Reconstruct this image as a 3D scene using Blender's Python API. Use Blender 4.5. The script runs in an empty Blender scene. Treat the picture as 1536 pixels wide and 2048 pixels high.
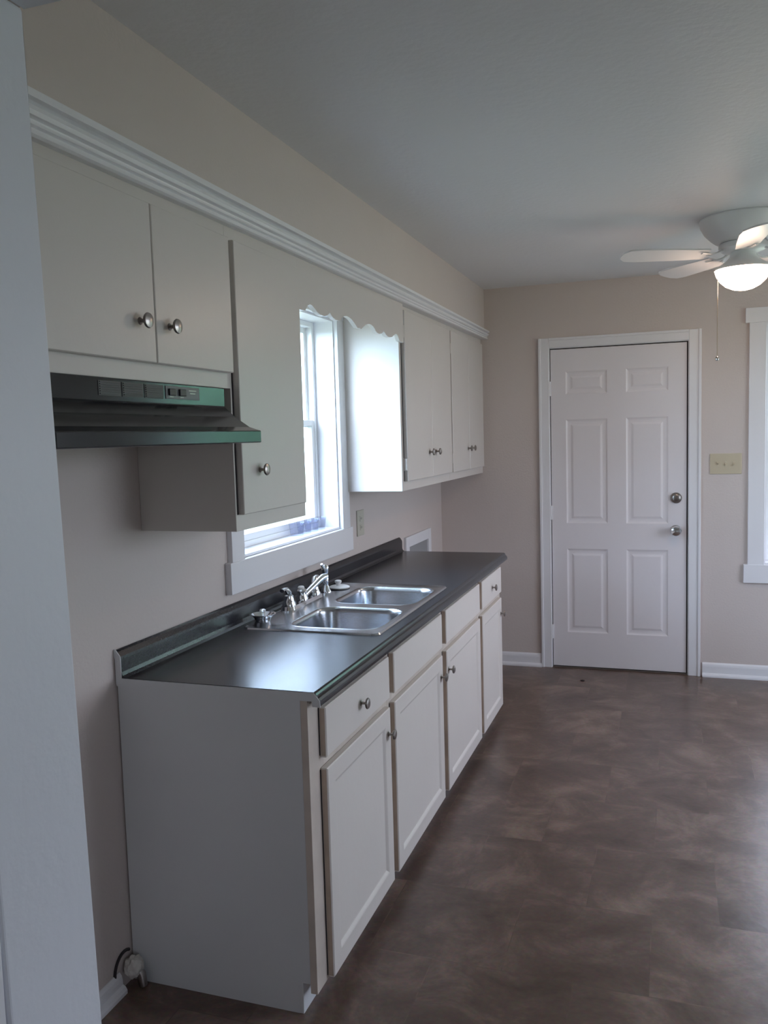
import bpy, bmesh, math, random
from mathutils import Vector, Matrix
random.seed(4)
SC = bpy.context.scene
COL = SC.collection
PI = math.pi

# ------------------------------------------------------------ materials
def mat(name, col, rough=0.5, metal=0.0, spec=0.5, var=0.0, vscale=3.0, bump=0.0, bscale=60.0, coat=0.0):
    m = bpy.data.materials.new(name); m.use_nodes = True
    nt = m.node_tree; b = nt.nodes['Principled BSDF']
    b.inputs['Base Color'].default_value = (*col, 1)
    b.inputs['Roughness'].default_value = rough
    b.inputs['Metallic'].default_value = metal
    b.inputs['Specular IOR Level'].default_value = spec
    b.inputs['Coat Weight'].default_value = coat
    tc = nt.nodes.new('ShaderNodeTexCoord')
    if var:
        n = nt.nodes.new('ShaderNodeTexNoise'); n.inputs['Scale'].default_value = vscale
        n.inputs['Detail'].default_value = 4
        nt.links.new(tc.outputs['Object'], n.inputs['Vector'])
        r = nt.nodes.new('ShaderNodeMapRange')
        r.inputs['From Min'].default_value = .3; r.inputs['From Max'].default_value = .7
        r.inputs['To Min'].default_value = 1 - var; r.inputs['To Max'].default_value = 1 + var
        nt.links.new(n.outputs['Fac'], r.inputs['Value'])
        h = nt.nodes.new('ShaderNodeMix'); h.data_type = 'RGBA'; h.blend_type = 'MULTIPLY'
        h.inputs['Factor'].default_value = 1
        h.inputs['A'].default_value = (*col, 1)
        cmb = nt.nodes.new('ShaderNodeCombineColor')
        for k in ('Red', 'Green', 'Blue'): nt.links.new(r.outputs['Result'], cmb.inputs[k])
        nt.links.new(cmb.outputs[0], h.inputs['B'])
        nt.links.new(h.outputs['Result'], b.inputs['Base Color'])
    if bump:
        n2 = nt.nodes.new('ShaderNodeTexNoise'); n2.inputs['Scale'].default_value = bscale
        n2.inputs['Detail'].default_value = 3
        nt.links.new(tc.outputs['Object'], n2.inputs['Vector'])
        bp = nt.nodes.new('ShaderNodeBump'); bp.inputs['Strength'].default_value = bump
        bp.inputs['Distance'].default_value = .004
        nt.links.new(n2.outputs['Fac'], bp.inputs['Height'])
        nt.links.new(bp.outputs['Normal'], b.inputs['Normal'])
    return m

M = {}
M['wall'] = mat('beige_wall_paint', (.63, .56, .53), .55, var=.02, vscale=1.5, bump=.25, bscale=90)
M['ceiling'] = mat('white_ceiling_paint', (.77, .775, .80), .6, var=.015, vscale=1.2, bump=.3, bscale=40)
M['trim'] = mat('white_trim_gloss', (.80, .80, .83), .35, bump=.1, bscale=40)
M['jamb'] = mat('white_jamb_paint', (.76, .78, .83), .45, bump=.25, bscale=50)
M['cab'] = mat('cream_cabinet_paint', (.66, .62, .59), .33, var=.02, vscale=2, bump=.12, bscale=35)
M['base'] = mat('white_base_cabinet_paint', (.72, .675, .635), .38, var=.02, vscale=2, bump=.12, bscale=35)
M['frame'] = mat('worn_cream_frame_paint', (.60, .53, .47), .45, var=.10, vscale=9, bump=.2, bscale=30)
M['endpanel'] = mat('white_end_panel_paint', (.68, .70, .72), .42, var=.03, vscale=2.5, bump=.12, bscale=30)
M['rawedge'] = mat('bare_tan_wood_edge', (.52, .42, .34), .6, var=.12, vscale=14)
M['door'] = mat('white_steel_door', (.79, .76, .785), .36, var=.01, vscale=3, bump=.05, bscale=80)
M['laminate'] = mat('black_laminate', (.026, .027, .033), .25, spec=.5, var=.25, vscale=260)
M['steel'] = mat('brushed_steel', (.52, .54, .58), .21, 1.0, bump=.06, bscale=180)
M['chrome'] = mat('chrome', (.78, .80, .83), .06, 1.0)
M['nickel'] = mat('brushed_nickel', (.36, .33, .31), .3, 1.0)
M['hood'] = mat('black_hood_enamel', (.014, .015, .018), .16, spec=.5)
M['hooddark'] = mat('black_hood_plastic', (.013, .013, .015), .4)
M['hoodlabel'] = mat('grey_hood_control_plate', (.11, .11, .12), .35)
M['almond'] = mat('almond_plastic', (.56, .49, .36), .4)
M['almond2'] = mat('almond_outlet_plastic', (.52, .50, .42), .4)
M['dark'] = mat('dark_matte', (.03, .025, .03), .8)  # flat dark colour, also used to paint shade into door gaps
M['white_plastic'] = mat('white_plastic', (.8, .79, .78), .4)
M['fan'] = mat('white_fan_enamel', (.78, .78, .79), .35)
M['brass'] = mat('dull_brass_chain', (.6, .5, .38), .35, 1.0)
M['vinyl'] = mat('white_vinyl', (.88, .89, .90), .4)
M['grey_panel'] = mat('grey_recess_panel', (.30, .30, .31), .6)
M['plaster'] = mat('crumbled_plaster', (.62, .60, .56), .9, var=.2, vscale=40, bump=.8, bscale=60)
M['ground'] = mat('lawn_green', (.13, .14, .10), .9, var=.3, vscale=3)
M['leaf'] = mat('tree_leaf_green', (.11, .26, .17), .7, var=.5, vscale=5)
M['bark'] = mat('tree_bark', (.12, .09, .07), .9, var=.2, vscale=8)
M['siding'] = mat('pale_exterior_siding', (.78, .80, .82), .7)

def glass_mat(name, tint=(1, 1, 1), refl=.08):
    m = bpy.data.materials.new(name); m.use_nodes = True
    nt = m.node_tree; nt.nodes.clear()
    o = nt.nodes.new('ShaderNodeOutputMaterial'); mx = nt.nodes.new('ShaderNodeMixShader')
    t = nt.nodes.new('ShaderNodeBsdfTransparent'); t.inputs[0].default_value = (*tint, 1)
    g = nt.nodes.new('ShaderNodeBsdfGlossy'); g.inputs['Roughness'].default_value = .02
    f = nt.nodes.new('ShaderNodeFresnel'); f.inputs['IOR'].default_value = 1.45
    ge = nt.nodes.new('ShaderNodeNewGeometry'); inv = nt.nodes.new('ShaderNodeMath'); inv.operation = 'SUBTRACT'; inv.inputs[0].default_value = 1
    nt.links.new(ge.outputs['Backfacing'], inv.inputs[1]); mu = nt.nodes.new('ShaderNodeMath'); mu.operation = 'MULTIPLY'
    nt.links.new(inv.outputs[0], mu.inputs[0]); nt.links.new(f.outputs[0], mu.inputs[1]); nt.links.new(mu.outputs[0], mx.inputs[0]); nt.links.new(t.outputs[0], mx.inputs[1]); nt.links.new(g.outputs[0], mx.inputs[2])
    nt.links.new(mx.outputs[0], o.inputs[0]); return m
M['glass'] = glass_mat('window_glass', (.97, .99, 1))
M['screen'] = glass_mat('insect_screen_mesh', (.86, .87, .90))
M['tumbler'] = glass_mat('clear_tumbler_glass', (.90, .91, .95))
def emit_mat(name, col, s):
    m = bpy.data.materials.new(name); m.use_nodes = True
    b = m.node_tree.nodes['Principled BSDF']
    b.inputs['Base Color'].default_value = (.9, .88, .85, 1)
    b.inputs['Emission Color'].default_value = (*col, 1); b.inputs['Emission Strength'].default_value = s
    return m
M['bowl'] = emit_mat('lit_frosted_bowl', (1.0, .72, .54), 26.0)

def floor_mat():
    m = bpy.data.materials.new('brown_mottled_vinyl'); m.use_nodes = True
    nt = m.node_tree; b = nt.nodes['Principled BSDF']; N = nt.nodes.new; L = nt.links.new
    tc = N('ShaderNodeTexCoord')
    br = N('ShaderNodeTexBrick'); br.inputs['Scale'].default_value = 1
    br.inputs['Brick Width'].default_value = .405; br.inputs['Row Height'].default_value = .405
    br.inputs['Mortar Size'].default_value = .0018; br.inputs['Mortar Smooth'].default_value = .3
    br.offset = .5; br.inputs['Color1'].default_value = (.0, .0, .0, 1); br.inputs['Color2'].default_value = (1, 1, 1, 1)
    br.inputs['Mortar'].default_value = (.25, .25, .25, 1)
    L(tc.outputs['Object'], br.inputs['Vector'])
    # per tile shift of the mottling
    sh = N('ShaderNodeVectorMath'); sh.operation = 'SCALE'; sh.inputs['Scale'].default_value = 1.3
    L(br.outputs['Color'], sh.inputs[0])
    ad = N('ShaderNodeVectorMath'); ad.operation = 'ADD'
    L(tc.outputs['Object'], ad.inputs[0]); L(sh.outputs[0], ad.inputs[1])
    n1 = N('ShaderNodeTexNoise'); n1.inputs['Scale'].default_value = 4.2; n1.inputs['Detail'].default_value = 7
    n1.inputs['Roughness'].default_value = .66; n1.inputs['Distortion'].default_value = .6
    L(ad.outputs[0], n1.inputs['Vector'])
    n2 = N('ShaderNodeTexNoise'); n2.inputs['Scale'].default_value = 70; n2.inputs['Detail'].default_value = 3
    L(tc.outputs['Object'], n2.inputs['Vector'])
    cr = N('ShaderNodeValToRGB'); e = cr.color_ramp.elements
    e[0].position = .30; e[0].color = (.070, .043, .032, 1)
    e[1].position = .72; e[1].color = (.26, .182, .146, 1)
    k = cr.color_ramp.elements.new(.5); k.color = (.128, .084, .066, 1)
    L(n1.outputs['Fac'], cr.inputs['Fac'])
    mx = N('ShaderNodeMix'); mx.data_type = 'RGBA'; mx.blend_type = 'OVERLAY'; mx.inputs['Factor'].default_value = .06
    L(cr.outputs['Color'], mx.inputs['A']); L(br.outputs['Color'], mx.inputs['B'])
    m2 = N('ShaderNodeMix'); m2.data_type = 'RGBA'; m2.blend_type = 'OVERLAY'; m2.inputs['Factor'].default_value = .35
    L(mx.outputs['Result'], m2.inputs['A']); L(n2.outputs['Color'], m2.inputs['B'])
    L(m2.outputs['Result'], b.inputs['Base Color'])
    rr = N('ShaderNodeMapRange'); rr.inputs['To Min'].default_value = .24; rr.inputs['To Max'].default_value = .38
    L(n1.outputs['Fac'], rr.inputs['Value']); L(rr.outputs['Result'], b.inputs['Roughness'])
    bp = N('ShaderNodeBump'); bp.inputs['Strength'].default_value = .25; bp.inputs['Distance'].default_value = .003
    n3 = N('ShaderNodeTexNoise'); n3.inputs['Scale'].default_value = 22; n3.inputs['Detail'].default_value = 4
    L(tc.outputs['Object'], n3.inputs['Vector'])
    L(n3.outputs['Fac'], bp.inputs['Height']); L(bp.outputs['Normal'], b.inputs['Normal'])
    b.inputs['Specular IOR Level'].default_value = .6
    return m
M['floor'] = floor_mat()

# ------------------------------------------------------------ mesh helpers
class MB:
    def __init__(s): s.bm = bmesh.new()
    def box(s, x0, x1, y0, y1, z0, z1, bev=0, seg=2):
        x0, x1 = sorted((x0, x1)); y0, y1 = sorted((y0, y1)); z0, z1 = sorted((z0, z1))
        b = bmesh.new(); bmesh.ops.create_cube(b, size=1)
        for v in b.verts:
            v.co = Vector(((x0 + x1) / 2 + v.co.x * (x1 - x0), (y0 + y1) / 2 + v.co.y * (y1 - y0), (z0 + z1) / 2 + v.co.z * (z1 - z0)))
        if bev:
            bmesh.ops.bevel(b, geom=list(b.edges), offset=bev, segments=seg, affect='EDGES', profile=.5)
        return s.merge(b)
    def merge(s, b, mtx=None):
        if mtx is not None: bmesh.ops.transform(b, matrix=mtx, verts=b.verts)
        me = bpy.data.meshes.new('t'); b.to_mesh(me); b.free(); s.bm.from_mesh(me); bpy.data.meshes.remove(me); return s
    def prism(s, pts, axis, a, c):
        """extrude a closed outline; pts in the two other axes (order x,y,z without axis)"""
        b = bmesh.new(); i = 'xyz'.index(axis); lo = []; hi = []
        for p in pts:
            for lst, w in ((lo, a), (hi, c)):
                q = list(p); q.insert(i, w); lst.append(b.verts.new(q))
        b.faces.new(lo); b.faces.new(hi[::-1]); n = len(pts)
        for k in range(n): b.faces.new((lo[k], lo[(k + 1) % n], hi[(k + 1) % n], hi[k]))
        bmesh.ops.recalc_face_normals(b, faces=b.faces)
        return s.merge(b)
    def lathe(s, prof, seg=24, mtx=None, flute=0, nf=0):
        b = bmesh.new(); rings = []
        for r, z in prof:
            if r < 1e-6: rings.append([b.verts.new((0, 0, z))])
            else:
                ring = []
                for k in range(seg):
                    rr = r * (1 + flute * math.cos(nf * 2 * PI * k / seg)) if nf else r
                    ring.append(b.verts.new((rr * math.cos(2 * PI * k / seg), rr * math.sin(2 * PI * k / seg), z)))
                rings.append(ring)
        for A, B in zip(rings, rings[1:]):
            for k in range(seg):
                k2 = (k + 1) % seg
                if len(A) == 1 and len(B) == 1: continue
                if len(A) == 1: b.faces.new((A[0], B[k2], B[k]))
                elif len(B) == 1: b.faces.new((A[k], A[k2], B[0]))
                else: b.faces.new((A[k], A[k2], B[k2], B[k]))
        bmesh.ops.recalc_face_normals(b, faces=b.faces)
        return s.merge(b, mtx)
    def tube(s, pts, radii, seg=14, cap=True, flat=None):
        b = bmesh.new(); pts = [Vector(p) for p in pts]
        if not hasattr(radii, '__len__'): radii = [radii] * len(pts)
        rings = []; up = Vector((0, 0, 1)); prev = None
        for i, p in enumerate(pts):
            t = (pts[min(i + 1, len(pts) - 1)] - pts[max(i - 1, 0)]).normalized()
            if prev is None:
                a = t.cross(up)
                if a.length < .1: a = t.cross(Vector((0, 1, 0)))
            else: a = prev - t * prev.dot(t)
            a.normalize(); prev = a; c = t.cross(a)
            fz = flat if flat else 1
            rings.append([b.verts.new(p + (a * math.cos(2 * PI * k / seg) + c * math.sin(2 * PI * k / seg) * fz) * radii[i]) for k in range(seg)])
        for A, B in zip(rings, rings[1:]):
            for k in range(seg): b.faces.new((A[k], A[(k + 1) % seg], B[(k + 1) % seg], B[k]))
        if cap: b.faces.new(rings[0][::-1]); b.faces.new(rings[-1])
        bmesh.ops.recalc_face_normals(b, faces=b.faces)
        return s.merge(b)
    def build(s, name, m, parent=None, smooth=False, **tags):
        me = bpy.data.meshes.new(name); s.bm.to_mesh(me); s.bm.free()
        o = bpy.data.objects.new(name, me); COL.objects.link(o)
        me.materials.append(M[m] if isinstance(m, str) else m)
        if smooth:
            me.polygons.foreach_set('use_smooth', [True] * len(me.polygons))
            me.set_sharp_from_angle(angle=math.radians(38))
        if parent:
            o.parent = parent
            o.matrix_parent_inverse = parent.matrix_world.inverted()
        for k, v in tags.items(): o[k] = v
        return o

def thing(name, loc, label, category, group=None, kind=None):
    o = bpy.data.objects.new(name, None); COL.objects.link(o); o.location = loc
    o.matrix_world = Matrix.Translation(loc); o.empty_display_size = .05
    o['label'] = label; o['category'] = category
    if group: o['group'] = group
    if kind: o['kind'] = kind
    return o
def S(label, category='room'): return dict(kind='structure', label=label, category=category)

def rings_face(bm, P, rects):
    """nested rectangles (a0,a1,b0,b1,depth): rings between successive ones, last one filled. P maps (a,b,d)->xyz"""
    prev = None
    for a0, a1, b0, b1, d in rects:
        vs = [bm.verts.new(P(a0, b0, d)), bm.verts.new(P(a1, b0, d)), bm.verts.new(P(a1, b1, d)), bm.verts.new(P(a0, b1, d))]
        if prev:
            for k in range(4): bm.faces.new((prev[k], prev[(k + 1) % 4], vs[(k + 1) % 4], vs[k]))
        prev = vs
    bm.faces.new(prev)

def panel_slab(P, a0, a1, b0, b1, thick, panels, prof, edge=.002):
    """slab with its face at d=0 and body to d=thick, embossed panels. P(a,b,d)->xyz"""
    mb = MB(); bm = mb.bm
    A = sorted({a0, a1} | {v for p in panels for v in p[:2]}); B = sorted({b0, b1} | {v for p in panels for v in p[2:]})
    def inside(a, b): return any(p[0] < a < p[1] and p[2] < b < p[3] for p in panels)
    for i in range(len(A) - 1):
        for j in range(len(B) - 1):
            ca, cb = (A[i] + A[i + 1]) / 2, (B[j] + B[j + 1]) / 2
            if inside(ca, cb): continue
            la, ha = A[i] + (edge if i == 0 else 0), A[i + 1] - (edge if i == len(A) - 2 else 0)
            lb, hb = B[j] + (edge if j == 0 else 0), B[j + 1] - (edge if j == len(B) - 2 else 0)
            bm.faces.new([bm.verts.new(P(x, y, 0)) for x, y in ((la, lb), (ha, lb), (ha, hb), (la, hb))])
    for p in panels:
        rings_face(bm, P, [(p[0] + w, p[1] - w, p[2] + w, p[3] - w, d) for w, d in prof])
    # chamfered rim and back
    rect = lambda w, d: [bm.verts.new(P(x, y, d)) for x, y in ((a0 + w, b0 + w), (a1 - w, b0 + w), (a1 - w, b1 - w), (a0 + w, b1 - w))]
    R = [rect(edge, 0), rect(0, edge), rect(0, thick)]
    for u, v in zip(R, R[1:]):
        for k in range(4): bm.faces.new((u[k], u[(k + 1) % 4], v[(k + 1) % 4], v[k]))
    bm.faces.new(R[-1])
    bmesh.ops.remove_doubles(bm, verts=bm.verts, dist=1e-5)
    bmesh.ops.recalc_face_normals(bm, faces=bm.faces)
    return mb

RX = Matrix.Rotation(PI / 2, 4, 'Y')           # lathe axis z -> +x
RY = Matrix.Rotation(PI / 2, 4, 'X')           # lathe axis z -> -y
KNOB = [(.0, 0), (.0085, 0), (.008, .002), (.0045, .004), (.004, .013), (.006, .016), (.0155, .0185), (.017, .021), (.0155, .0245), (.009, .027), (0, .0275)]
def knob(parent, x, y, z, name='knob', sc=1.0):
    return MB().lathe([(r * sc, h * sc) for r, h in KNOB], 22, Matrix.Translation((x - .0005, y, z)) @ RX).build(name, 'nickel', parent, smooth=True)

# ------------------------------------------------------------ dimensions
H = 2.4735; XR = 3.7; YN = -4.7; YB = -8.2; HB = 2.037; XJ = .79
WL = (-2.824, -1.847, 1.117, 2.085)       # sink window opening y0,y1,z0,z1
WF = (1.995, 2.87, .71, 2.15)             # far window opening x0,x1,z0,z1
DF = (.727, 1.575, 0, 2.074)              # far door opening
WR = (-3.0, -.9, .6, 2.15)                # unseen dining window in the right wall, added for its daylight
WN = (-7.6, -6.5, .7, 1.95)                # near room window in the right wall
T = .15

def wall_grid(fn, A, B, holes):
    """boxes tiling a wall rectangle around holes"""
    xs = sorted({*A} | {h[0] for h in holes} | {h[1] for h in holes}); zs = sorted({*B} | {h[2] for h in holes} | {h[3] for h in holes})
    for i in range(len(xs) - 1):
        for j in range(len(zs) - 1):
            ca, cb = (xs[i] + xs[i + 1]) / 2, (zs[j] + zs[j + 1]) / 2
            if any(h[0] < ca < h[1] and h[2] < cb < h[3] for h in holes): continue
            fn(xs[i], xs[i + 1], zs[j], zs[j + 1])
def weld(mb):
    bmesh.ops.remove_doubles(mb.bm, verts=mb.bm.verts, dist=1e-5); return mb

mb = MB(); mb.box(-T, XR + T, YB - T, T, -.1, 0); mb.build('floor', 'floor', **S('brown mottled vinyl tile floor of the kitchen'))
mb = MB(); mb.box(-T, XR + T, YB - T, T, H, H + .12); mb.build('ceiling', 'ceiling', **S('smooth white painted kitchen ceiling'))
mb = MB(); wall_grid(lambda a, b, c, d: mb.box(-T, 0, a, b, c, d), (YB, 0), (0, H), [WL]); weld(mb).build('wall_left', 'wall', **S('beige wall behind the sink counter'))
mb = MB(); wall_grid(lambda a, b, c, d: mb.box(a, b, 0, T, c, d), (-T, XR + T), (0, H), [WF, DF]); weld(mb).build('wall_back', 'wall', **S('beige far wall with the white exterior door'))
mb = MB(); wall_grid(lambda a, b, c, d: mb.box(XR, XR + T, a, b, c, d), (YB, 0), (0, H), [WR, WN]); weld(mb).build('wall_right', 'wall', **S('beige wall on the right of the room'))
mb = MB(); mb.box(-T, XR + T, YB - T, YB, 0, H); mb.build('wall_near', 'wall', **S('wall behind the photographer'))
mb = MB(); wall_grid(lambda a, b, c, d: mb.box(a, b, YN - .13, YN, c, d), (0, XR), (0, H), [(XJ - .016, 2.15, 0, HB)]); weld(mb).build('wall_partition', 'wall', **S('partition wall with the cased opening into the kitchen'))
mb = MB(); mb.box(0.0, .315, YN, 0, 2.165, H); mb.build('wall_soffit', 'wall', **S('beige soffit above the wall cabinets'))

# cased opening the picture is taken through
e = thing('trim_2', (XJ, YN - .13, 0), 'white painted jamb and casing of the opening at the left edge', 'doorway trim', kind='structure')
mb = MB().box(0, 1, YN - .142, YN + .004, 0, HB, .004, 3)
for v in mb.bm.verts:
    if v.co.x < .5: v.co.x = XJ - .0155 - v.co.x * 0
    else: v.co.x = .818 - .0205 * v.co.z - (1 - v.co.x)
mb.build('side_jamb', 'jamb', e)
MB().box(XJ - .012, 2.15, YN - .142, YN + .004, HB - .001, HB + .001, .0005).build('head_jamb', 'jamb', e)
MB().box(2.134, 2.151, YN - .142, YN + .004, 0, HB - .002, .003).build('side_jamb', 'jamb', e)
MB().box(XJ - .075, XJ + .006, YN - .158, YN - .1425, 0, HB + .06, .004, 3).build('side_casing', 'trim', e)
MB().box(2.142, 2.225, YN - .158, YN - .131, 0, HB + .06, .006, 3).build('side_casing', 'trim', e)
MB().box(XJ + .008, 2.142, YN - .156, YN - .131, HB - .006, HB + .06, .006, 3).build('head_casing', 'trim', e)

# crown moulding under the soffit
prof = [(.29, 2.114), (.333, 2.112), (.339, 2.118), (.339, 2.128), (.331, 2.133), (.331, 2.137), (.338, 2.141), (.338, 2.149), (.331, 2.153), (.332, 2.158),
        (.341, 2.163), (.345, 2.174), (.344, 2.184), (.334, 2.189), (.332, 2.195), (.340, 2.199), (.349, 2.203), (.350, 2.222), (.29, 2.223)]
cm = MB().prism(prof, 'y', YN, -.001)
for v in cm.bm.verts:                                   # the strip runs slightly uphill towards the far wall
    u_ = (v.co.z - 2.112) / .111; zb0 = 2.152 if v.co.y > -1 else 2.119; v.co.z = zb0 + u_ * (2.205 - zb0)
cm.build('trim_1', 'trim', **S('white moulded trim strip along the cabinet tops', 'moulding'))

# baseboards
def bboard(axis, a0, a1, at, sgn, name, label, h=.088):
    pr = [(0, 0), (.026, 0), (.026, .010), (.021, .019), (.013, .024), (.0125, h - .022), (.010, h - .010), (.005, h - .003), (.003, h), (0, h)]
    mb = MB()
    pts = [(at + sgn * p, z) for p, z in pr]
    mb.prism(pts, axis, a0, a1); return mb.build(name, 'trim', **S(label, 'baseboard'))
bboard('x', 0, .664, -.0005, -1, 'baseboard_back_left', 'white baseboard left of the far door')
bboard('x', 1.654, XR, -.0005, -1, 'baseboard_back_right', 'white baseboard right of the far door')
bboard('y', YN, -3.632, .0005, 1, 'baseboard_left', 'short grimy white baseboard in the stove gap', .058)
bboard('y', YN, -.03, XR - .0005, -1, 'baseboard_right', 'white baseboard on the right wall')

# ------------------------------------------------------------ windows
def window(name, label, axis, o, at, inward, cas=.088, depth=.12, head_over=0., plain=True, screen=False, skinny=False):
    """o=(a0,a1,z0,z1) opening, wall face at `at`, inward=+1/-1 direction to the room along the normal"""
    a0, a1, z0, z1 = o
    root = thing(name, ((at, (a0 + a1) / 2, z0) if axis == 'y' else ((a0 + a1) / 2, at, z0)), label, 'window', kind='structure')
    def bx(mb, p0, p1, d0, d1, q0, q1, bev=.002):
        # d: 0 at wall face, + into room
        n0, n1 = at + inward * d0, at + inward * d1
        if axis == 'y': mb.box(n0, n1, p0, p1, q0, q1, bev)
        else: mb.box(p0, p1, n0, n1, q0, q1, bev)
    def part(nm, m, boxes, par=root):
        mb = MB()
        for b in boxes: bx(mb, *b)
        return mb.build(nm, m, par)
    ho = head_over
    part('side_casing', 'trim', [(a0 - cas, a0 + .004, -.001, .02, z0 - .02, z1)])
    part('side_casing', 'trim', [(a1 - .004, a1 + cas, -.001, .02, z0 - .02, z1)])
    part('head_casing', 'trim', [(a0 - cas - ho, a1 + cas + ho, -.001, .024, z1 - .002, z1 + .085)])
    part('bottom_casing', 'trim', [(a0 - cas - .022, a1 + cas + .022 - (.022 if skinny else 0), -.001, .024, z0 - .113, z0 - .001)])
    part('reveal', 'trim', [(a0 - .001, a0 + .012, -T, .0, z0, z1, 0), (a1 - .012, a1 + .001, -T, .0, z0, z1, 0), (a0 + .012, a1 - .012, -T, .0, z1 - .012, z1 + .001, 0), (a0 + .012, a1 - .012, -T, .0, z0 - .001, z0 + .010, 0)])
    # vinyl frame
    f0, f1 = -T + .0, -T + .056; w = .024; i0, i1, k0, k1 = a0 + .012, a1 - .012, z0 + .010, z1 - .012
    part('window_frame', 'vinyl', [(i0, i0 + w, f0, f1, k0, k1), (i1 - w, i1, f0, f1, k0, k1), (i0 + w, i1 - w, f0, f1, k1 - w, k1), (i0 + w, i1 - w, f0, f1, k0, k0 + w)])
    zm = (k0 + k1) / 2 + .01; s = .026; i0 += w; i1 -= w; k0 += w; k1 -= w
    def sash(nm, c0, c1, d0, d1):
        r = part(nm, 'vinyl', [(i0, i0 + s, d0, d1, c0, c1), (i1 - s, i1, d0, d1, c0, c1), (i0 + s, i1 - s, d0, d1, c1 - s, c1), (i0 + s, i1 - s, d0, d1, c0, c0 + s)])
        part('glass_pane', 'glass', [(i0 + s, i1 - s, (d0 + d1) / 2 - .002, (d0 + d1) / 2 + .002, c0 + s, c1 - s, 0)], r)
        return r
    sash('upper_sash', zm - .016, k1, f0 + .004, f0 + .026)
    lo = sash('lower_sash', k0, zm + .016, f0 + .028, f0 + .052)
    if screen: part('insect_screen', 'screen', [(i0, i1, f0 - .004, f0 - .002, k0, zm, 0)])
    # portal
    L = bpy.data.lights.new(name + '_daylight', 'AREA'); L.shape = 'RECTANGLE'
    L.size = a1 - a0; L.size_y = z1 - z0; L.cycles.is_portal = True
    lo_ = bpy.data.objects.new(name + '_daylight', L); COL.objects.link(lo_)
    n = -T - .03
    if axis == 'y': lo_.location = (at + inward * n, (a0 + a1) / 2, (z0 + z1) / 2); d = Vector((inward, 0, 0))
    else: lo_.location = ((a0 + a1) / 2, at + inward * n, (z0 + z1) / 2); d = Vector((0, inward, 0))
    lo_.rotation_euler = d.to_track_quat('-Z', 'Y').to_euler()
    return root
window('window_1', 'bright double hung window above the kitchen sink', 'y', WL, 0, 1, screen=True)
window('window_2', 'white trimmed window at the right edge of the far wall', 'x', WF, 0, -1, head_over=.022)
window('window_3', 'unseen window added for daylight in the right wall of the dining side', 'y', WR, XR, -1)
window('window_4', 'window beside the photographer in the near room', 'y', WN, XR, -1)

# ------------------------------------------------------------ far door
d = thing('door_1', (1.15, 0, 0), 'white six panel exterior door in the far wall', 'door', kind='structure')
cw = .064
def casing_strip(mb, x0, x1, z0, z1, vert, flip=1):
    mb.box(x0, x1, -.013, .001, z0, z1, .003)
    if vert:
        xo = (x0, x0 + .016) if flip > 0 else (x1 - .016, x1)
        mb.box(xo[0], xo[1], -.021, -.010, z0, z1, .003)
    else: mb.box(x0, x1, -.0205, -.010, z1 - .016, z1, .003)
for fl, (a, b) in ((1, (.664, .731)), (-1, (1.571, 1.642))):
    mb = MB(); casing_strip(mb, a, b, 0, 2.134, True, fl); mb.build('side_casing', 'trim', d)
mb = MB(); casing_strip(mb, .731, 1.571, 2.071, 2.134, False); mb.build('head_casing', 'trim', d)
mb = MB(); mb.box(.727, .733, 0, .14, 0, 2.074); mb.box(1.567, 1.575, 0, .14, 0, 2.074); mb.box(.733, 1.567, 0, .14, 2.068, 2.074)
mb.box(.733, .745, .052, .14, 0, 2.066); mb.box(1.556, 1.567, .052, .14, 0, 2.066); mb.box(.745, 1.556, .052, .14, 2.05, 2.066)
mb.build('door_frame', 'trim', d)
MB().box(.733, 1.567, .0, .148, .0005, .008, .002).build('threshold', 'nickel', d)
mb = MB(); mb.box(.7335, .7372, .022, .05, .01, 2.062); mb.box(1.5598, 1.5665, .014, .05, .01, 2.062); mb.box(.7335, 1.5665, .024, .05, 2.0618, 2.0675)
mb.box(.738, 1.559, .03, .05, .0082, .0118)
mb.build('door_gap_shade', 'dark', d)  # dark strips around the leaf paint the shade of the door gap
cols = [(.832, 1.088), (1.202, 1.452)]; rows = [(1.775, 1.920), (.952, 1.616), (.238, .786)]
pans = [(c[0], c[1], r[0], r[1]) for c in cols for r in rows]
leaf = panel_slab(lambda a, b, dd: (a, .006 + dd, b), .7375, 1.5595, .012, 2.0615, .042, pans,
                  [(0, 0), (.009, .0045), (.018, .006), (.030, .006), (.044, .0015)], .0015).build('door_leaf', 'door', d)
MB().lathe([(0, 0), (.033, 0), (.034, .004), (.031, .010), (.024, .014), (.022, .022), (.018, .024), (0, .024)], 28, Matrix.Translation((1.498, .006, 1.113)) @ RY).build('deadbolt', 'nickel', leaf, smooth=True)
kn = MB().lathe([(0, 0), (.032, 0), (.033, .004), (.028, .009), (.014, .013), (.012, .030), (.020, .038), (.030, .048), (.032, .058), (.027, .068), (.012, .073), (0, .074)], 28, Matrix.Translation((1.498, .006, .911)) @ RY).build('door_knob', 'chrome', leaf, smooth=True)
for z in (1.815, 1.02, .24):
    mb = MB(); mb.lathe([(0, -.046), (.0055, -.046), (.0055, .046), (0, .046)], 10, Matrix.Translation((.734, -.006, z)))
    mb.box(.734, .745, .001, .007, z - .045, z + .045, .0008)
    mb.build('hinge', 'trim', leaf)

# ------------------------------------------------------------ counter and sink
YE, YF = -3.571, -.960; ZC = .89
SX0, SX1, SY0, SY1 = .062, .566, -2.952, -2.032
HX0, HX1, HY0, HY1 = .080, .548, -2.935, -2.049
def r2(v): return round(v, 5)
ct = thing('kitchen_counter', (.3, -2.27, .85), 'long black laminate countertop with backsplash and white painted end', 'countertop')
mb = MB()
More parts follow.
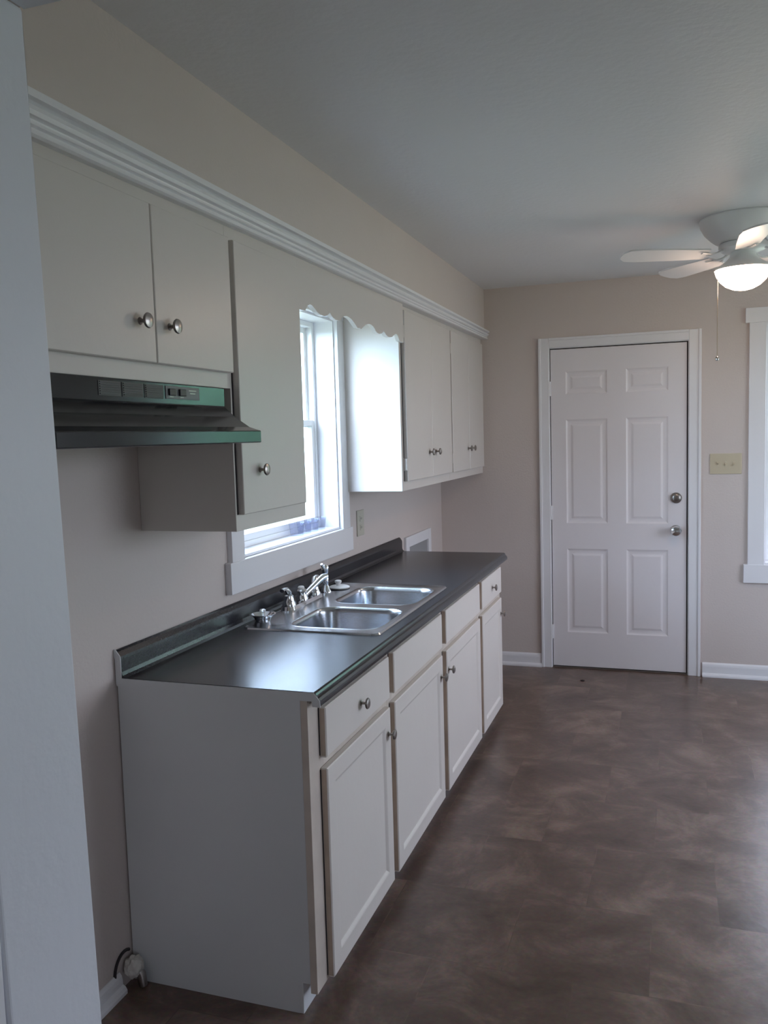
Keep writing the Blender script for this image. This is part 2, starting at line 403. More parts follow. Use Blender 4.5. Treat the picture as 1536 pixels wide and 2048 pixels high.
# slab around the sink cut-out
for a, b, y0, y1 in ((.022, .575, YE, HY0), (.022, .575, HY1, YF), (.022, HX0, HY0, HY1), (HX1, .575, HY0, HY1)):
    mb.box(a, b, y0, y1, ZC - .020, ZC)
nose = [(.575, ZC - .020), (.575, ZC), (.604, ZC), (.609, ZC - .003), (.612, ZC - .008), (.6125, ZC - .0125), (.617, ZC - .0155), (.6215, ZC - .021), (.6225, ZC - .027), (.6215, ZC - .036), (.6185, ZC - .038), (.600, ZC - .038), (.600, ZC - .020)]
mb.prism(nose, 'y', YE, YF)
back = [(.034, ZC), (.022, ZC), (.022, ZC - .020), (.004, ZC - .020), (.004, ZC + .052), (.0005, ZC + .060), (.0005, ZC + .077), (.006, ZC + .078), (.012, ZC + .073), (.0205, ZC + .060), (.0215, ZC + .052), (.0215, ZC + .016), (.025, ZC + .006)]
mb.prism(back, 'y', YE, YF)
mb.build('laminate_top', 'laminate', ct, label='black laminate surface')
mb = MB()
mb.box(.004, .604, YE - .0025, YE, ZC - .024, ZC - .0015)
mb.prism([(.575, ZC - .024), (.575, ZC - .001), (.604, ZC - .001), (.612, ZC - .010), (.6215, ZC - .022), (.6215, ZC - .038), (.600, ZC - .038), (.598, ZC - .024)], 'y', YE - .0024, YE)
mb.prism([(.003, ZC - .02), (.003, ZC + .052), (-.0, ZC + .060), (-.0, ZC + .080), (.006, ZC + .080), (.0205, ZC + .061), (.0215, ZC + .052), (.0215, ZC - .02)], 'y', YE - .0023, YE)
mb.build('end_strip', 'endpanel', ct, label='white painted end edge of the countertop')

# stainless double sink
sk = thing('kitchen_sink', (.31, -2.49, ZC), 'stainless steel double bowl sink set in the black countertop', 'sink')
def rrect(x0, x1, y0, y1, r, n=7, rr=None):
    pts = []
    rr = rr or (r, r, r, r)
    for (cx, cy, a, q) in ((x1, y1, 0, rr[0]), (x0, y1, 90, rr[1]), (x0, y0, 180, rr[2]), (x1, y0, 270, rr[3])):
        sx = -1 if cx == x1 else 1; sy = -1 if cy == y1 else 1
        for k in range(n + 1):
            t = math.radians(a + 90 * k / n)
            pts.append((cx + sx * q + q * math.cos(t), cy + sy * q + q * math.sin(t)))
    return pts
bowls = [(.192, .540, -2.892, -2.535), (.192, .540, -2.470, -2.095)]
mb = MB(); bm = mb.bm
def loop(pts, z): return [bm.verts.new((x, y, z)) for x, y in pts]
def bridge(A, B):
    n = len(A)
    for k in range(n): bm.faces.new((A[k], A[(k + 1) % n], B[(k + 1) % n], B[k]))
# deck with two holes through triangle fill
outer0 = rrect(SX0, SX1, SY0, SY1, .03); outer1 = rrect(SX0 + .004, SX1 - .004, SY0 + .004, SY1 - .004, .028); outer2 = rrect(SX0 + .012, SX1 - .012, SY0 + .012, SY1 - .012, .024)
zd = ZC + .0035
A = loop(outer0, ZC + .0005); B = loop(outer1, ZC + .0055); Cc = loop(outer2, zd)
bridge(A, B); bridge(B, Cc)
holes = []
edges = [bm.edges.get((Cc[k], Cc[(k + 1) % len(Cc)])) for k in range(len(Cc))]
for (x0, x1, y0, y1) in bowls:
    hl = loop(rrect(x0, x1, y0, y1, .075), zd); holes.append(hl)
    edges += [bm.edges.new((hl[k], hl[(k + 1) % len(hl)])) for k in range(len(hl))]
bmesh.ops.triangle_fill(bm, use_beauty=True, use_dissolve=False, edges=edges)
for f in list(bm.faces):
    c = f.calc_center_median()
    if abs(c.z - zd) < 1e-4 and len(f.verts) == 3:
        for (x0, x1, y0, y1) in bowls:
            pts = rrect(x0, x1, y0, y1, .075)
            # point-in-polygon
            ins = False; j = len(pts) - 1
            for i in range(len(pts)):
                if (pts[i][1] > c.y) != (pts[j][1] > c.y) and c.x < (pts[j][0] - pts[i][0]) * (c.y - pts[i][1]) / (pts[j][1] - pts[i][1]) + pts[i][0]: ins = not ins
                j = i
            if ins: bm.faces.remove(f); break
bmesh.ops.recalc_face_normals(bm, faces=bm.faces)
deck = mb.build('sink_deck', 'steel', sk, smooth=True)
for n_, (x0, x1, y0, y1) in enumerate(bowls):
    mb = MB(); bm = mb.bm
    seq = [(0, zd), (.003, zd + .0008), (.006, zd - .001), (.010, zd - .006), (.013, zd - .02), (.018, zd - .12), (.026, zd - .145), (.045, zd - .16), (.09, zd - .166)]
    prev = None
    for w, z in seq:
        cur = loop(rrect(x0 + w, x1 - w, y0 + w, y1 - w, max(.075 - w * .55, .025)), z)
        if prev: bridge(prev, cur)
        prev = cur
    cx, cy = (x0 + x1) / 2, (y0 + y1) / 2
    ring = [bm.verts.new((cx + .045 * math.cos(math.atan2(v.co.y - cy, v.co.x - cx)), cy + .045 * math.sin(math.atan2(v.co.y - cy, v.co.x - cx)), zd - .169)) for v in prev]
    bridge(prev, ring)
    bmesh.ops.recalc_face_normals(bm, faces=bm.faces)
    bo = mb.build('sink_bowl', 'steel', sk, smooth=True)
    MB().lathe([(.048, .002), (.044, 0), (.034, -.012), (.012, -.014), (0, -.014)], 24, Matrix.Translation((cx, cy, zd - .168))).build('drain', 'chrome', bo, smooth=True)

# faucet
fz = zd
f = thing('kitchen_faucet', (.088, -2.495, fz), 'chrome two handle faucet with a slanting spout on the sink deck', 'faucet')
mb = MB()
b = bmesh.new(); pl = rrect(.060, .118, -2.655, -2.335, .026)
lo_ = [b.verts.new((x, y, fz)) for x, y in pl]; hi = [b.verts.new((.089 + (x - .089) * .86, -2.495 + (y + 2.495) * .97, fz + .014)) for x, y in pl]
for k in range(len(pl)): b.faces.new((lo_[k], lo_[(k + 1) % len(pl)], hi[(k + 1) % len(pl)], hi[k]))
b.faces.new(hi); b.faces.new(lo_[::-1]); mb.merge(b)
mb.build('base_plate', 'chrome', f, smooth=True)
for y, sg in ((-2.615, -1), (-2.375, 1)):
    mb = MB(); mb.lathe([(.0, .012), (.026, .012), (.027, .018), (.020, .032), (.0175, .045), (.017, .052), (.012, .056), (0, .056)], 22, Matrix.Translation((.089, y, fz)))
    h = mb.build('handle', 'chrome', f, smooth=True)
    t = 1 if sg < 0 else .75
    MB().tube([(.089, y, fz + .050), (.089, y + sg * .004, fz + .066), (.088, y + sg * .018 * t, fz + .080), (.087, y + sg * .036 * t, fz + .083), (.087, y + sg * .055 * t, fz + .080)], [.013, .0125, .010, .008, .0095], flat=.75).build('lever', 'chrome', h, smooth=True)
mb = MB(); mb.lathe([(0, .012), (.024, .012), (.024, .020), (.019, .030), (.018, .044), (.020, .050), (.016, .056), (0, .058)], 24, Matrix.Translation((.089, -2.495, fz)))
mb.build('spout_body', 'chrome', f, smooth=True)
MB().lathe([(0, .0), (.009, .0), (.013, .004), (.0135, .010), (.010, .015), (0, .017)], 20, Matrix.Translation((.087, -2.497, fz + .053))).build('pivot_cap', 'white_plastic', f, smooth=True)
sp = MB(); sp.tube([(.092, -2.493, fz + .026), (.106, -2.465, fz + .045), (.120, -2.437, fz + .064), (.132, -2.412, fz + .081), (.140, -2.396, fz + .089), (.148, -2.380, fz + .090)], [.0115, .0115, .012, .013, .0135, .012], seg=18)
sp = sp.build('spout', 'chrome', f, smooth=True)
MB().lathe([(0, -.026), (.0105, -.026), (.0115, -.022), (.0115, .0), (.009, .004), (0, .004)], 20, Matrix.Translation((.146, -2.384, fz + .086))).build('aerator', 'chrome', sp, smooth=True)

# side sprayer
s_ = thing('side_sprayer', (.090, -2.255, fz), 'tall chrome side sprayer standing right of the faucet', 'sprayer')
MB().lathe([(0, 0), (.024, 0), (.024, .004), (.018, .012), (.014, .026), (.012, .030), (0, .030)], 22, Matrix.Translation((.09, -2.255, fz))).build('holder', 'chrome', s_, smooth=True)
MB().lathe([(0, .022), (.010, .022), (.0125, .045), (.0115, .072), (.014, .090), (.016, .100), (.015, .110), (.009, .117), (0, .118)], 20, Matrix.Translation((.09, -2.255, fz))).build('spray_handle', 'chrome', s_, smooth=True)
MB().tube([(.090, -2.262, fz + .098), (.090, -2.277, fz + .110), (.089, -2.288, fz + .124)], [.007, .0065, .005]).build('spray_trigger', 'chrome', s_, smooth=True)

# basket strainer and stopper
b1 = thing('sink_strainer', (.088, -2.835, fz), 'metal basket strainer left on the near corner of the sink', 'strainer')
MB().lathe([(0, .004), (.020, .004), (.024, .0), (.027, .003), (.031, .014), (.040, .023), (.047, .026), (.047, .028), (.041, .028), (.031, .018), (.022, .008), (0, .008)], 30, Matrix.Translation((.088, -2.835, fz)), .0).build('basket', 'chrome', b1, smooth=True)
MB().lathe([(0, .009), (.005, .010), (.005, .032), (.011, .036), (.012, .041), (.006, .045), (0, .045)], 18, Matrix.Translation((.086, -2.832, fz))).build('centre_post', 'chrome', b1, smooth=True)
b2 = thing('sink_stopper', (.115, -2.165, fz), 'round white sink stopper with a knob at the far end of the sink', 'stopper')
MB().lathe([(0, 0), (.040, 0), (.046, .004), (.046, .008), (.038, .012), (.012, .014), (0, .014)], 30, Matrix.Translation((.115, -2.165, fz))).build('stopper_disc', 'white_plastic', b2, smooth=True)
MB().lathe([(0, .012), (.008, .012), (.009, .020), (.015, .028), (.015, .034), (.010, .037), (0, .037)], 20, Matrix.Translation((.112, -2.168, fz))).build('stopper_knob', 'white_plastic', b2, smooth=True)

# glass tumblers on the window sill
g = None
TL = ['ribbed clear tumbler on the sink window sill, leftmost of the row', 'ribbed clear tumbler on the sink window sill, second from the left',
      'ribbed clear tumbler on the sink window sill, third from the left', 'ribbed clear tumbler on the sink window sill, rightmost by the jamb']
for i, y in enumerate((-2.215, -2.135, -2.055, -1.975)):
    if g is None:
        g = MB().lathe([(0, .001), (.026, .001), (.028, .004), (.033, .055), (.0335, .057), (.0325, .057), (.0275, .010), (0, .008)], 64, None, .028, 16).build('glass_tumbler', 'tumbler', smooth=True)
        o = g
    else:
        o = g.copy(); COL.objects.link(o)
    o.location = (-.052, y, WL[2] + .0105); o['label'] = TL[i]; o['category'] = 'glass'; o['group'] = 'ribbed tumblers on the window sill'

# ------------------------------------------------------------ base cabinets
XF = .584; XD = .605
def P_x(x):  return lambda a, b, dd: (x - dd, a, b)
SH = [(0, 0), (.004, .0015), (.012, .007), (.016, .0075)]
def base_unit(label, y0, y1, fronts, end=False, far=False):
    r = thing('base_cabinet', (.3, (y0 + y1) / 2, 0), label, 'base cabinet')
    mb = MB(); t = .016; zt = ZC - .0205
    mb.box(.006, .564, y0 + .0005, y0 + t, .088, zt)
    mb.box(.006, .530, y0 + .0005, y0 + t, .0, .088)
    mb.box(.006, .564, y1 - t, y1 - .0005, .088, zt)
    mb.box(.006, .530, y1 - t, y1 - .0005, .0, .088)
    mb.box(.006, .564, y0 + t, y1 - t, .088, .104)
    mb.box(.006, .012, y0 + t, y1 - t, .0, zt - .01)
    mb.build('carcass', 'endpanel', r)
    ys = sorted({y0 + .0005, y1 - .0005})
    fr = MB(); sl = fronts[0]['y'][0] - y0 + .02; sr = y1 - fronts[-1]['y'][1] + .02
    fr.box(.564, XF, y0 + .0005, y0 + sl, .062, zt, .001); fr.box(.564, XF, y1 - sr, y1 - .0005, .062, zt, .001)
    fr.box(.564, XF, y0 + sl, y1 - sr, .062, .105, .001); fr.box(.564, XF, y0 + sl, y1 - sr, .655, .70, .001); fr.box(.564, XF, y0 + sl, y1 - sr, .825, zt, .001)
    if len(fronts) > 1:
        m_ = (fronts[0]['y'][1] + fronts[1]['y'][0]) / 2
        fr.box(.564, XF, m_ - .055, m_ + .055, .105, .655, .001); fr.box(.564, XF, m_ - .055, m_ + .055, .70, .825, .001)
    fr.build('face_frame', 'frame', r)
    for q in fronts:
        a = q['y'][0]; g_ = MB()
        g_.box(XF, XF + .0016, a - .0035, a + .0005, .075, .655); g_.box(XF, XF + .0016, a - .0035, a + .0005, .695, .825)
        g_.build('gap_shade', 'dark', r)  # solid dark strips, painted shade along the left edge of each front
    MB().box(.530, .542, y0 + .0005, y1 - .0005, .0, .0875, .001).build('toe_kick', 'endpanel', r)
    for q in fronts:
        a, b_ = q['y']
        dr = panel_slab(P_x(XD), a, b_, .690, .828, XD - XF - .0018, [], [], .003).build('drawer_front', 'base', r)
        if q.get('drawer'): knob(dr, XD, (a + b_) / 2, .757)
        dz0, dz1 = .070, .660
        dd = panel_slab(P_x(XD), a, b_, dz0, dz1, XD - XF - .0018, [(a + .052, b_ - .052, dz0 + .052, dz1 - .052)], SH, .003).build('cabinet_door', 'base', r)
        ky = b_ - .026 if q['k'] > 0 else a + .026
        knob(dd, XD, ky, .578)
        MB().box(XF + .003, XD - .004, a - .0006, a, dz0 + .004, dz1 - .004).build('worn_edge', 'rawedge', dd)
        MB().box(XF + .003, XD - .004, a - .0006, a, .694, .824).build('worn_edge', 'rawedge', dr)
    return r
base_unit('near white base cabinet with one drawer knob and the bare end panel', YE, -2.938, [dict(y=(-3.500, -2.966), drawer=1, k=1)])
base_unit('middle white sink base cabinet with two plain false drawer fronts', -2.938, -1.562, [dict(y=(-2.914, -2.296), k=1), dict(y=(-2.228, -1.592), k=-1)])
base_unit('far narrow white base cabinet nearest the exterior door', -1.562, -1.0, [dict(y=(-1.532, -1.055), drawer=1, k=1)])
# ------------------------------------------------------------ wall cabinets
def wall_unit(name, label, y0, y1, z0, z1, x, doors, dz, zk, hinges=(), frame_bottom=None):
    r = thing(name, (x / 2, (y0 + y1) / 2, z0), label, 'wall cabinet')
    mb = MB(); mb.box(.0008, x, y0 + .0004, y1 - .0004, z0, z1, .0012); mb.build('carcass', 'cab', r)
    for (a, b_, ks) in doors:
        o = panel_slab(P_x(x + .020), a, b_, dz[0], dz[1], .0192, [], [], .002).build('cabinet_door', 'cab', r)
        knob(o, x + .020, ks, zk, sc=1.05)
    for (y, z) in hinges:
        mb = MB(); mb.box(x, x + .0185, y - .005, y + .004, z - .028, z + .028, .001); mb.build('hinge', 'cab', r)
    return r
XU = .315; XG = .290
wall_unit('hood_cabinet', 'short cream two door cabinet above the black range hood', -4.275, -3.412, 1.685, 2.160, XU, [(-4.235, -3.793, -3.853), (-3.789, -3.424, -3.733)], (1.727, 2.092), 1.817)
wall_unit('wall_cabinet', 'tall cream single door cabinet left of the sink window', -3.412, -2.935, 1.285, 2.160, XU, [(-3.398, -2.968, -3.292)], (1.332, 2.090), 1.455)
wall_unit('wall_cabinet', 'cream two door cabinet just right of the sink window', -1.776, -.884, 1.285, 2.160, XG, [(-1.742, -1.302, -1.362), (-1.297, -.898, -1.237)], (1.330, 2.118), 1.457, [(-1.748, 2.02), (-1.748, 1.408)])
wall_unit('wall_cabinet', 'cream two door cabinet in the far corner by the door wall', -.883, -.002, 1.285, 2.160, XG, [(-.872, -.458, -.500), (-.454, -.050, -.402)], (1.330, 2.118), 1.457, [(-.878, 2.02), (-.878, 1.408)])
# dark strips painting in the shade where the doors stand off the frames
def reveal(parent_label, y0, y1, x, segs):
    for o in bpy.data.objects:
        if o.get('label') == parent_label: p = o
    mb = MB()
    for z0, z1 in segs: mb.box(x, x + .0012, y0, y1, z0, z1)
    mb.build('gap_shade', 'dark', p)
reveal('tall cream single door cabinet left of the sink window', -3.4050, -3.3985, XU, [(1.332, 2.09)])
reveal('cream two door cabinet just right of the sink window', -1.749, -1.7425, XG, [(1.33, 1.378), (1.438, 1.99), (2.05, 2.118)])
reveal('cream two door cabinet in the far corner by the door wall', -.8775, -.8725, XG, [(1.33, 1.378), (1.438, 1.99), (2.05, 2.118)])

# scalloped valance over the window
vy0, vy1 = -2.934, -1.777; mid = (vy0 + vy1) / 2
half = [(0, 1.9655), (.052, 1.968), (.060, 1.974), (.075, 1.988), (.092, 1.9945), (.108, 1.993), (.125, 1.986), (.148, 1.976), (.178, 1.970), (.205, 1.970), (.228, 1.975), (.245, 1.983), (.254, 1.990), (.263, 1.983), (.280, 1.975), (.305, 1.970), (.332, 1.971), (.350, 1.976), (.362, 1.985), (.380, 1.993), (.405, 1.9975), (.432, 1.996), (.455, 1.991), (.478, 1.982), (.496, 1.973), (.512, 1.9655)]
HW = (vy1 - vy0) / 2
sc_ = HW / .5305
L_ = [(p[0] * sc_, p[1]) for p in half]
pts = [(vy0 + a, z) for a, z in L_] + [(mid, 1.968)] + [(vy1 - a, z) for a, z in reversed(L_)]
pts += [(vy1, 2.16), (vy0, 2.16)]
v_ = MB(); v_.prism(pts, 'x', .297, .314)
v_.build('window_valance', 'cab', label='cream scalloped wooden valance above the sink window', category='valance')

# ------------------------------------------------------------ range hood
hd = thing('range_hood', (0, -3.83, 1.535), 'black under cabinet range hood with vent slots and switches', 'range hood')
hy0, hy1 = -4.265, -3.452; hxf = .326; lip = .425
mb = MB()
mb.box(.002, hxf, hy0 + .02, hy1 - .014, 1.632, 1.6845, .003)
mb.build('upper_housing', 'hood', hd)
# flared canopy
b = bmesh.new()
up = [(.002, hy0 + .004), (.002, hy1 - .004), (hxf - .002, hy1 - .016), (hxf - .002, hy0 + .02)]
seq = [(up, 1.634),
       ([(.002, hy0), (.002, hy1 - .002), (hxf + .028, hy1 - .012), (hxf + .028, hy0 + .012)], 1.605),
       ([(.002, hy0), (.002, hy1 - .001), (hxf + .066, hy1 - .004), (hxf + .066, hy0 + .004)], 1.577),
       ([(.002, hy0), (.002, hy1), (lip - .006, hy1), (lip - .006, hy0)], 1.567)]
prev = None
for pp, z in seq:
    cur = [b.verts.new((x, y, z)) for x, y in pp]
    if prev:
        for k in range(4): b.faces.new((prev[k], prev[(k + 1) % 4], cur[(k + 1) % 4], cur[k]))
    else: b.faces.new(cur)
    prev = cur
b.faces.new(prev[::-1]); bmesh.ops.recalc_face_normals(b, faces=b.faces)
mb = MB(); mb.merge(b); mb.build('canopy', 'hood', hd)
mb = MB(); mb.box(lip - .012, lip, hy0, hy1, 1.534, 1.567, .003); mb.box(.002, lip - .012, hy1 - .008, hy1, 1.534, 1.567, .001); mb.box(.002, lip - .012, hy0, hy0 + .008, 1.534, 1.567, .001)
mb.build('front_lip', 'hood', hd)
MB().box(.004, lip - .013, hy0 + .009, hy1 - .009, 1.548, 1.552).build('grease_filter', 'hooddark', hd)
for a, b_ in ((-4.005, -3.928), (-3.922, -3.844), (-3.838, -3.762)):
    mb = MB(); mb.box(hxf, hxf + .001, a, b_, 1.645, 1.677)
    for k in range(6): mb.box(hxf, hxf + .0028, a + .004, b_ - .004, 1.648 + k * .005, 1.6502 + k * .005)
    mb.build('vent_grille', 'hooddark', hd)
cp = MB().box(hxf, hxf + .0018, -3.752, -3.600, 1.646, 1.677, .0005).build('control_plate', 'hoodlabel', hd)
for y in (-3.728, -3.682):
    MB().box(hxf + .001, hxf + .007, y - .014, y + .014, 1.654, 1.671, .002).build('rocker_switch', 'hooddark', cp)
for y, z, w in ((-3.632, 1.668, .017), (-3.632, 1.661, .012), (-3.728, 1.6502, .008), (-3.682, 1.6502, .008)):
    MB().box(hxf + .0018, hxf + .0022, y - w, y + w, z, z + .002).build('printed_mark', 'nickel', cp)

# ------------------------------------------------------------ small wall things
o = thing('light_switch', (1.782, 0, 1.32), 'almond triple toggle switch plate right of the far door', 'light switch')
MB().box(1.692, 1.872, -.007, -.0005, 1.257, 1.382, .003).build('switch_plate', 'almond', o)
for i, x in enumerate((1.736, 1.782, 1.828)):
    mb = MB(); mb.box(x - .006, x + .006, -.0085, -.006, 1.305, 1.334, .0005)
    s = 1 if i == 0 else -1
    mb.prism([(-.0065, 1.3195 - .006), (-.019, 1.3195 + s * .008 - .004), (-.019, 1.3195 + s * .008 + .004), (-.0065, 1.3195 + .006)], 'x', x - .004, x + .004)
    mb.build('toggle', 'almond', o)
o = thing('wall_outlet', (0, -1.58, 1.115), 'beige duplex outlet on the backsplash wall right of the sink window', 'outlet')
MB().box(.0005, .006, -1.628, -1.532, 1.052, 1.180, .002).build('cover_plate', 'almond2', o)
for z in (1.094, 1.138):
    mb = MB(); mb.box(.005, .0085, -1.594, -1.566, z - .014, z + .014, .002); r_ = mb.build('receptacle', 'almond2', o)
    mb = MB(); mb.box(.0085, .0088, -1.588, -1.585, z - .005, z + .006); mb.box(.0085, .0088, -1.575, -1.572, z - .005, z + .006); mb.build('slots', 'dark', r_)

o = thing('utility_box', (0, -.585, .5), 'white framed grey utility recess low on the wall behind the counter end', 'utility box')
mb = MB(); y0, y1, z0, z1 = -.86, -.325, .52, .953
mb.box(.0005, .016, y0, y0 + .062, z0, z1, .002); mb.box(.0005, .016, y1 - .062, y1, z0, z1, .002)
mb.box(.0005, .016, y0 + .062, y1 - .062, z1 - .062, z1, .002); mb.box(.0005, .016, y0 + .062, y1 - .062, z0, z0 + .062, .002)
mb.build('frame', 'trim', o)
MB().box(.0005, .004, y0 + .06, y1 - .06, z0 + .06, z1 - .06).build('recess_panel', 'grey_panel', o)

# pipe stub patched into the corner behind the base cabinet
o = thing('pipe_stub', (.02, -3.6, .06), 'crumbling white pipe cover at the wall beside the cabinet end', 'pipe cover')
b = bmesh.new(); bmesh.ops.create_icosphere(b, subdivisions=4, radius=1)
for v in b.verts:
    n = v.co.normalized(); w = 1 + .12 * math.sin(7 * n.x + 3 * n.z) * math.cos(6 * n.y) + .05 * random.uniform(-1, 1)
    v.co = Vector((.030 + n.x * .026 * w, -3.603 + n.y * .028 * w, .062 + n.z * .030 * w))
mb = MB(); mb.merge(b); mb.build('plaster_cap', 'plaster', o, smooth=True)
arc = [(.003, -3.607 + .046 * math.cos(t), .052 + .052 * math.sin(t)) for t in [math.radians(60 + 14 * k) for k in range(12)]]
MB().tube(arc, .0045, 8).build('dark_ring', 'dark', o)
MB().tube([(.036, -3.60, .058), (.050, -3.597, .040), (.054, -3.596, .006)], [.012, .013, .012], 12).build('pipe', 'nickel', o, smooth=True)

# ------------------------------------------------------------ ceiling fan
fx, fy = 1.777, -1.30
F = thing('ceiling_fan', (fx, fy, H), 'white flush mount ceiling fan with a lit frosted bowl light', 'ceiling fan')
TF = Matrix.Translation((fx, fy, 0))
MB().lathe([(0, H), (.185, H), (.188, H - .006), (.183, H - .030), (.165, H - .062), (.138, H - .090), (.120, H - .104), (.100, H - .110), (0, H - .110)], 48, TF).build('motor_housing', 'fan', F, smooth=True)
MB().lathe([(0, H - .112), (.098, H - .112), (.104, H - .120), (.104, H - .136), (.09, H - .146), (.05, H - .150), (0, H - .150)], 40, TF).build('flywheel', 'fan', F, smooth=True)
MB().lathe([(0, H - .150), (.052, H - .150), (.056, H - .17), (.075, H - .19), (.105, H - .212), (.119, H - .222), (.121, H - .228), (0, H - .228)], 40, TF).build('light_fitter', 'fan', F, smooth=True)
MB().lathe([(.116, H - .226), (.119, H - .232), (.113, H - .252), (.098, H - .276), (.075, H - .298), (.045, H - .313), (.02, H - .319), (0, H - .320), (0, H - .226)], 40, TF).build('light_bowl', 'bowl', F, smooth=True, label='glowing frosted glass bowl')
zb_ = H - .148
for k in range(5):
    a = math.radians(200 + 72 * k); R = Matrix.Translation((fx, fy, zb_)) @ Matrix.Rotation(a, 4, 'Z')
    # blade iron
    b = MB(); b.tube([(.085, 0, .008), (.12, .0, -.004), (.15, .018, -.012), (.20, .034, -.012)], [.010, .009, .009, .007], 10, flat=.45)
    b.tube([(.085, 0, .008), (.12, .0, -.004), (.15, -.018, -.012), (.20, -.034, -.012)], [.010, .009, .009, .007], 10, flat=.45)
    bmesh.ops.transform(b.bm, matrix=R, verts=b.bm.verts)
    iron = b.build('blade_iron', 'fan', F, smooth=True)
    out = [(.165, -.050), (.30, -.060), (.47, -.066), (.525, -.058), (.548, -.030), (.552, 0), (.548, .030), (.525, .058), (.47, .066), (.30, .060), (.165, .050)]
    b = MB(); b.prism([(p[0], p[1]) for p in out], 'z', -.0035, .0035)
    bmesh.ops.transform(b.bm, matrix=R @ Matrix.Translation((0, 0, -.008)) @ Matrix.Rotation(math.radians(11), 4, 'X'), verts=b.bm.verts)
    b.build('blade', 'fan', F)
chain = MB(); cx, cy = 1.670, -1.318
chain.tube([(1.69, -1.31, H - .222), (cx + .004, cy, H - .222), (cx, cy, H - .24), (cx, cy, 1.862)], .0016, 6)
ch = chain.build('pull_chain', 'brass', F)
MB().lathe([(0, -.014), (.006, -.012), (.0085, -.004), (.006, .004), (.002, .008), (0, .009)], 14, Matrix.Translation((cx, cy, 1.856))).build('chain_knob', 'nickel', ch, smooth=True)

# small dark crumb on the floor by the door
b = bmesh.new(); bmesh.ops.create_icosphere(b, subdivisions=2, radius=1)
for v in b.verts: v.co = Vector((.952 + v.co.x * .014, -.279 + v.co.y * .009, .0035 + v.co.z * .0035 * (1 + .3 * random.random())))
mb = MB(); mb.merge(b); mb.build('floor_debris', 'dark', smooth=True, label='small dark crumb on the floor in front of the far door', category='debris')

# ------------------------------------------------------------ outdoors
mb = MB(); mb.box(-40, 45, -45, 45, -.32, -.30); mb.build('ground', 'ground', **S('lawn outside the windows', 'lawn'))
def tree(x, y, h, r, label, seed):
    rnd = random.Random(seed)
    t = thing('leafy_tree', (x, y, -.3), label, 'tree', 'leafy trees beyond the far window')
    MB().tube([(x, y, -.3), (x + .05, y, h * .3), (x - .05, y + .05, h * .6)], [.16, .12, .07], 10).build('trunk', 'bark', t, smooth=True)
    mb = MB()
    for k in range(9):
        b = bmesh.new(); bmesh.ops.create_icosphere(b, subdivisions=3, radius=1)
        c = Vector((x + rnd.uniform(-.6, .6) * r, y + rnd.uniform(-.5, .5) * r, h * rnd.uniform(.28, .85))); q = r * rnd.uniform(.45, .7)
        for v in b.verts:
            n = v.co.normalized(); v.co = c + n * q * (1 + .14 * math.sin(9 * n.x + k) * math.sin(8 * n.y) + .12 * rnd.uniform(-1, 1))
        mb.merge(b)
    mb.build('crown', 'leaf', t)
for i, (x, y, h, r, l) in enumerate(((2.6, 8.5, 3.3, 1.6, 'broad leafy green tree straight outside the far window'), (7.4, 10, 4.2, 2.0, 'tall leafy green tree to the right outside the far window'), (-3.0, 11.0, 4.4, 2.2, 'leafy green tree behind the exterior door side'))):
    tree(x, y, h, r, l, i)

# ------------------------------------------------------------ world, camera, colour
SKY = 5.6; SIDE = 12.0; GLARE = 17.0
w = bpy.data.worlds.new('overcast_sky'); SC.world = w; w.use_nodes = True
nt = w.node_tree; bg = nt.nodes['Background']
tc = nt.nodes.new('ShaderNodeTexCoord'); sx = nt.nodes.new('ShaderNodeSeparateXYZ'); cr = nt.nodes.new('ShaderNodeValToRGB')
nt.links.new(tc.outputs['Generated'], sx.inputs[0]); nt.links.new(sx.outputs['Z'], cr.inputs['Fac'])
cr.color_ramp.elements[0].position = .0; cr.color_ramp.elements[0].color = (.83, .87, 1.0, 1)
cr.color_ramp.elements[1].position = .8; cr.color_ramp.elements[1].color = (.73, .78, 1.0, 1)
dp = nt.nodes.new('ShaderNodeVectorMath'); dp.operation = 'DOT_PRODUCT'
gd = Vector((-.60, -.75, .30)).normalized(); dp.inputs[1].default_value = gd
nt.links.new(tc.outputs['Generated'], dp.inputs[0])
mr = nt.nodes.new('ShaderNodeMapRange'); mr.interpolation_type = 'SMOOTHSTEP'
mr.inputs['From Min'].default_value = .30; mr.inputs['From Max'].default_value = 1.0
mr.inputs['To Min'].default_value = SKY; mr.inputs['To Max'].default_value = GLARE
nt.links.new(dp.outputs['Value'], mr.inputs['Value']); 
m3 = nt.nodes.new('ShaderNodeMapRange'); m3.interpolation_type = 'SMOOTHSTEP'
m3.inputs['From Min'].default_value = -.1; m3.inputs['From Max'].default_value = -.8
m3.inputs['To Min'].default_value = 0; m3.inputs['To Max'].default_value = SIDE
nt.links.new(sx.outputs['X'], m3.inputs['Value'])
sm = nt.nodes.new('ShaderNodeMath'); sm.operation = 'ADD'
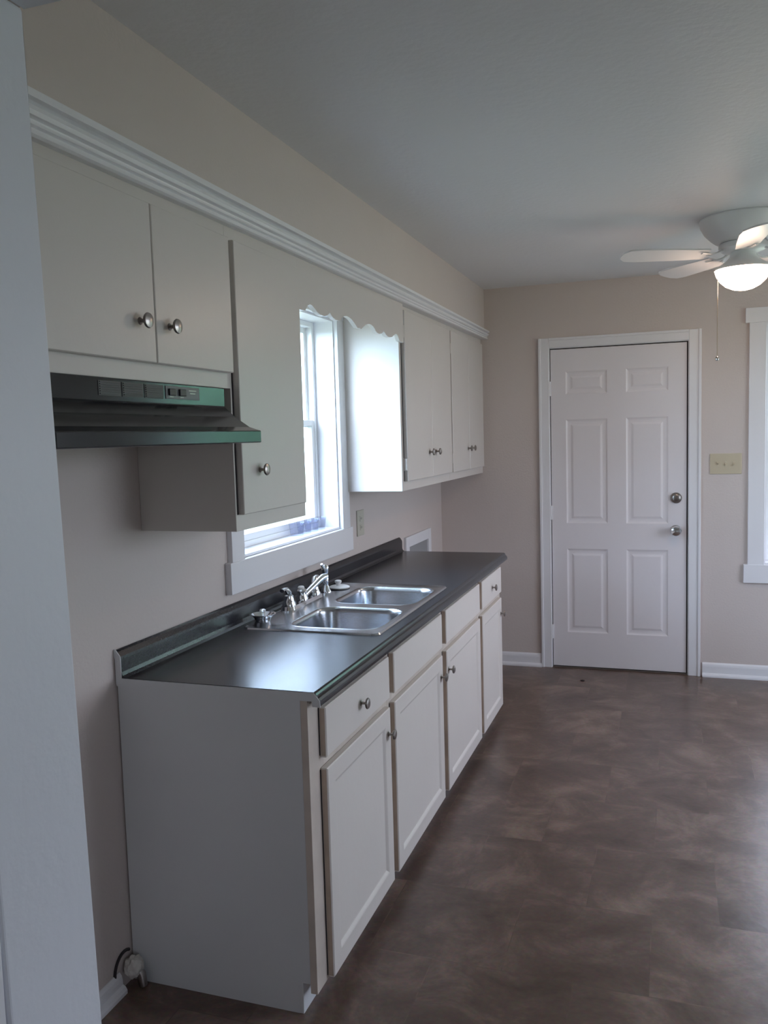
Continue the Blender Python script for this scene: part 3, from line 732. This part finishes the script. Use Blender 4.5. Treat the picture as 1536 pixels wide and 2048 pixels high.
nt.links.new(mr.outputs['Result'], sm.inputs[0]); nt.links.new(m3.outputs['Result'], sm.inputs[1])
nt.links.new(sm.outputs[0], bg.inputs['Strength'])
m4 = nt.nodes.new('ShaderNodeMapRange'); m4.inputs['From Min'].default_value = -.1; m4.inputs['From Max'].default_value = -.6
nt.links.new(sx.outputs['X'], m4.inputs['Value'])
mc = nt.nodes.new('ShaderNodeMix'); mc.data_type = 'RGBA'; nt.links.new(m4.outputs['Result'], mc.inputs['Factor'])
nt.links.new(cr.outputs['Color'], mc.inputs['A']); mc.inputs['B'].default_value = (.58, .80, 1.0, 1)
nt.links.new(mc.outputs['Result'], bg.inputs['Color'])
sun = bpy.data.lights.new('sun', 'SUN'); sun.energy = 22; sun.angle = math.radians(3); sun.color = (1, .96, .9)
so = bpy.data.objects.new('sun', sun); COL.objects.link(so)
so.rotation_euler = Vector((0, .75, -.9)).to_track_quat('-Z', 'Y').to_euler()

cam = bpy.data.cameras.new('camera'); co = bpy.data.objects.new('camera', cam); COL.objects.link(co); SC.camera = co
yw, pt, rl = math.radians(18.8587), math.radians(-5.0519), math.radians(-1.6402)
fw = Vector((-math.sin(yw) * math.cos(pt), math.cos(yw) * math.cos(pt), math.sin(pt)))
rt = Vector((math.cos(yw), math.sin(yw), 0)); up = rt.cross(fw)
r_, u_ = rt * math.cos(rl) + up * math.sin(rl), up * math.cos(rl) - rt * math.sin(rl)
m = Matrix((r_, u_, -fw)).transposed().to_4x4(); m.translation = (1.478, -5.5284, 1.5395)
co.matrix_world = m
cam.sensor_fit = 'VERTICAL'; cam.sensor_height = 24; cam.lens = 24 * 1696.98 / 2048; cam.clip_start = .02
vs = SC.view_settings; vs.view_transform = 'Standard'; vs.look = 'None'; vs.gamma = 1; vs.use_curve_mapping = False
vs.exposure = 0.2
SC.cycles.max_bounces = 10; SC.cycles.transparent_max_bounces = 40; SC.cycles.diffuse_bounces = 6; SC.cycles.sample_clamp_indirect = 8
SC.cycles.caustics_reflective = False; SC.cycles.caustics_refractive = False
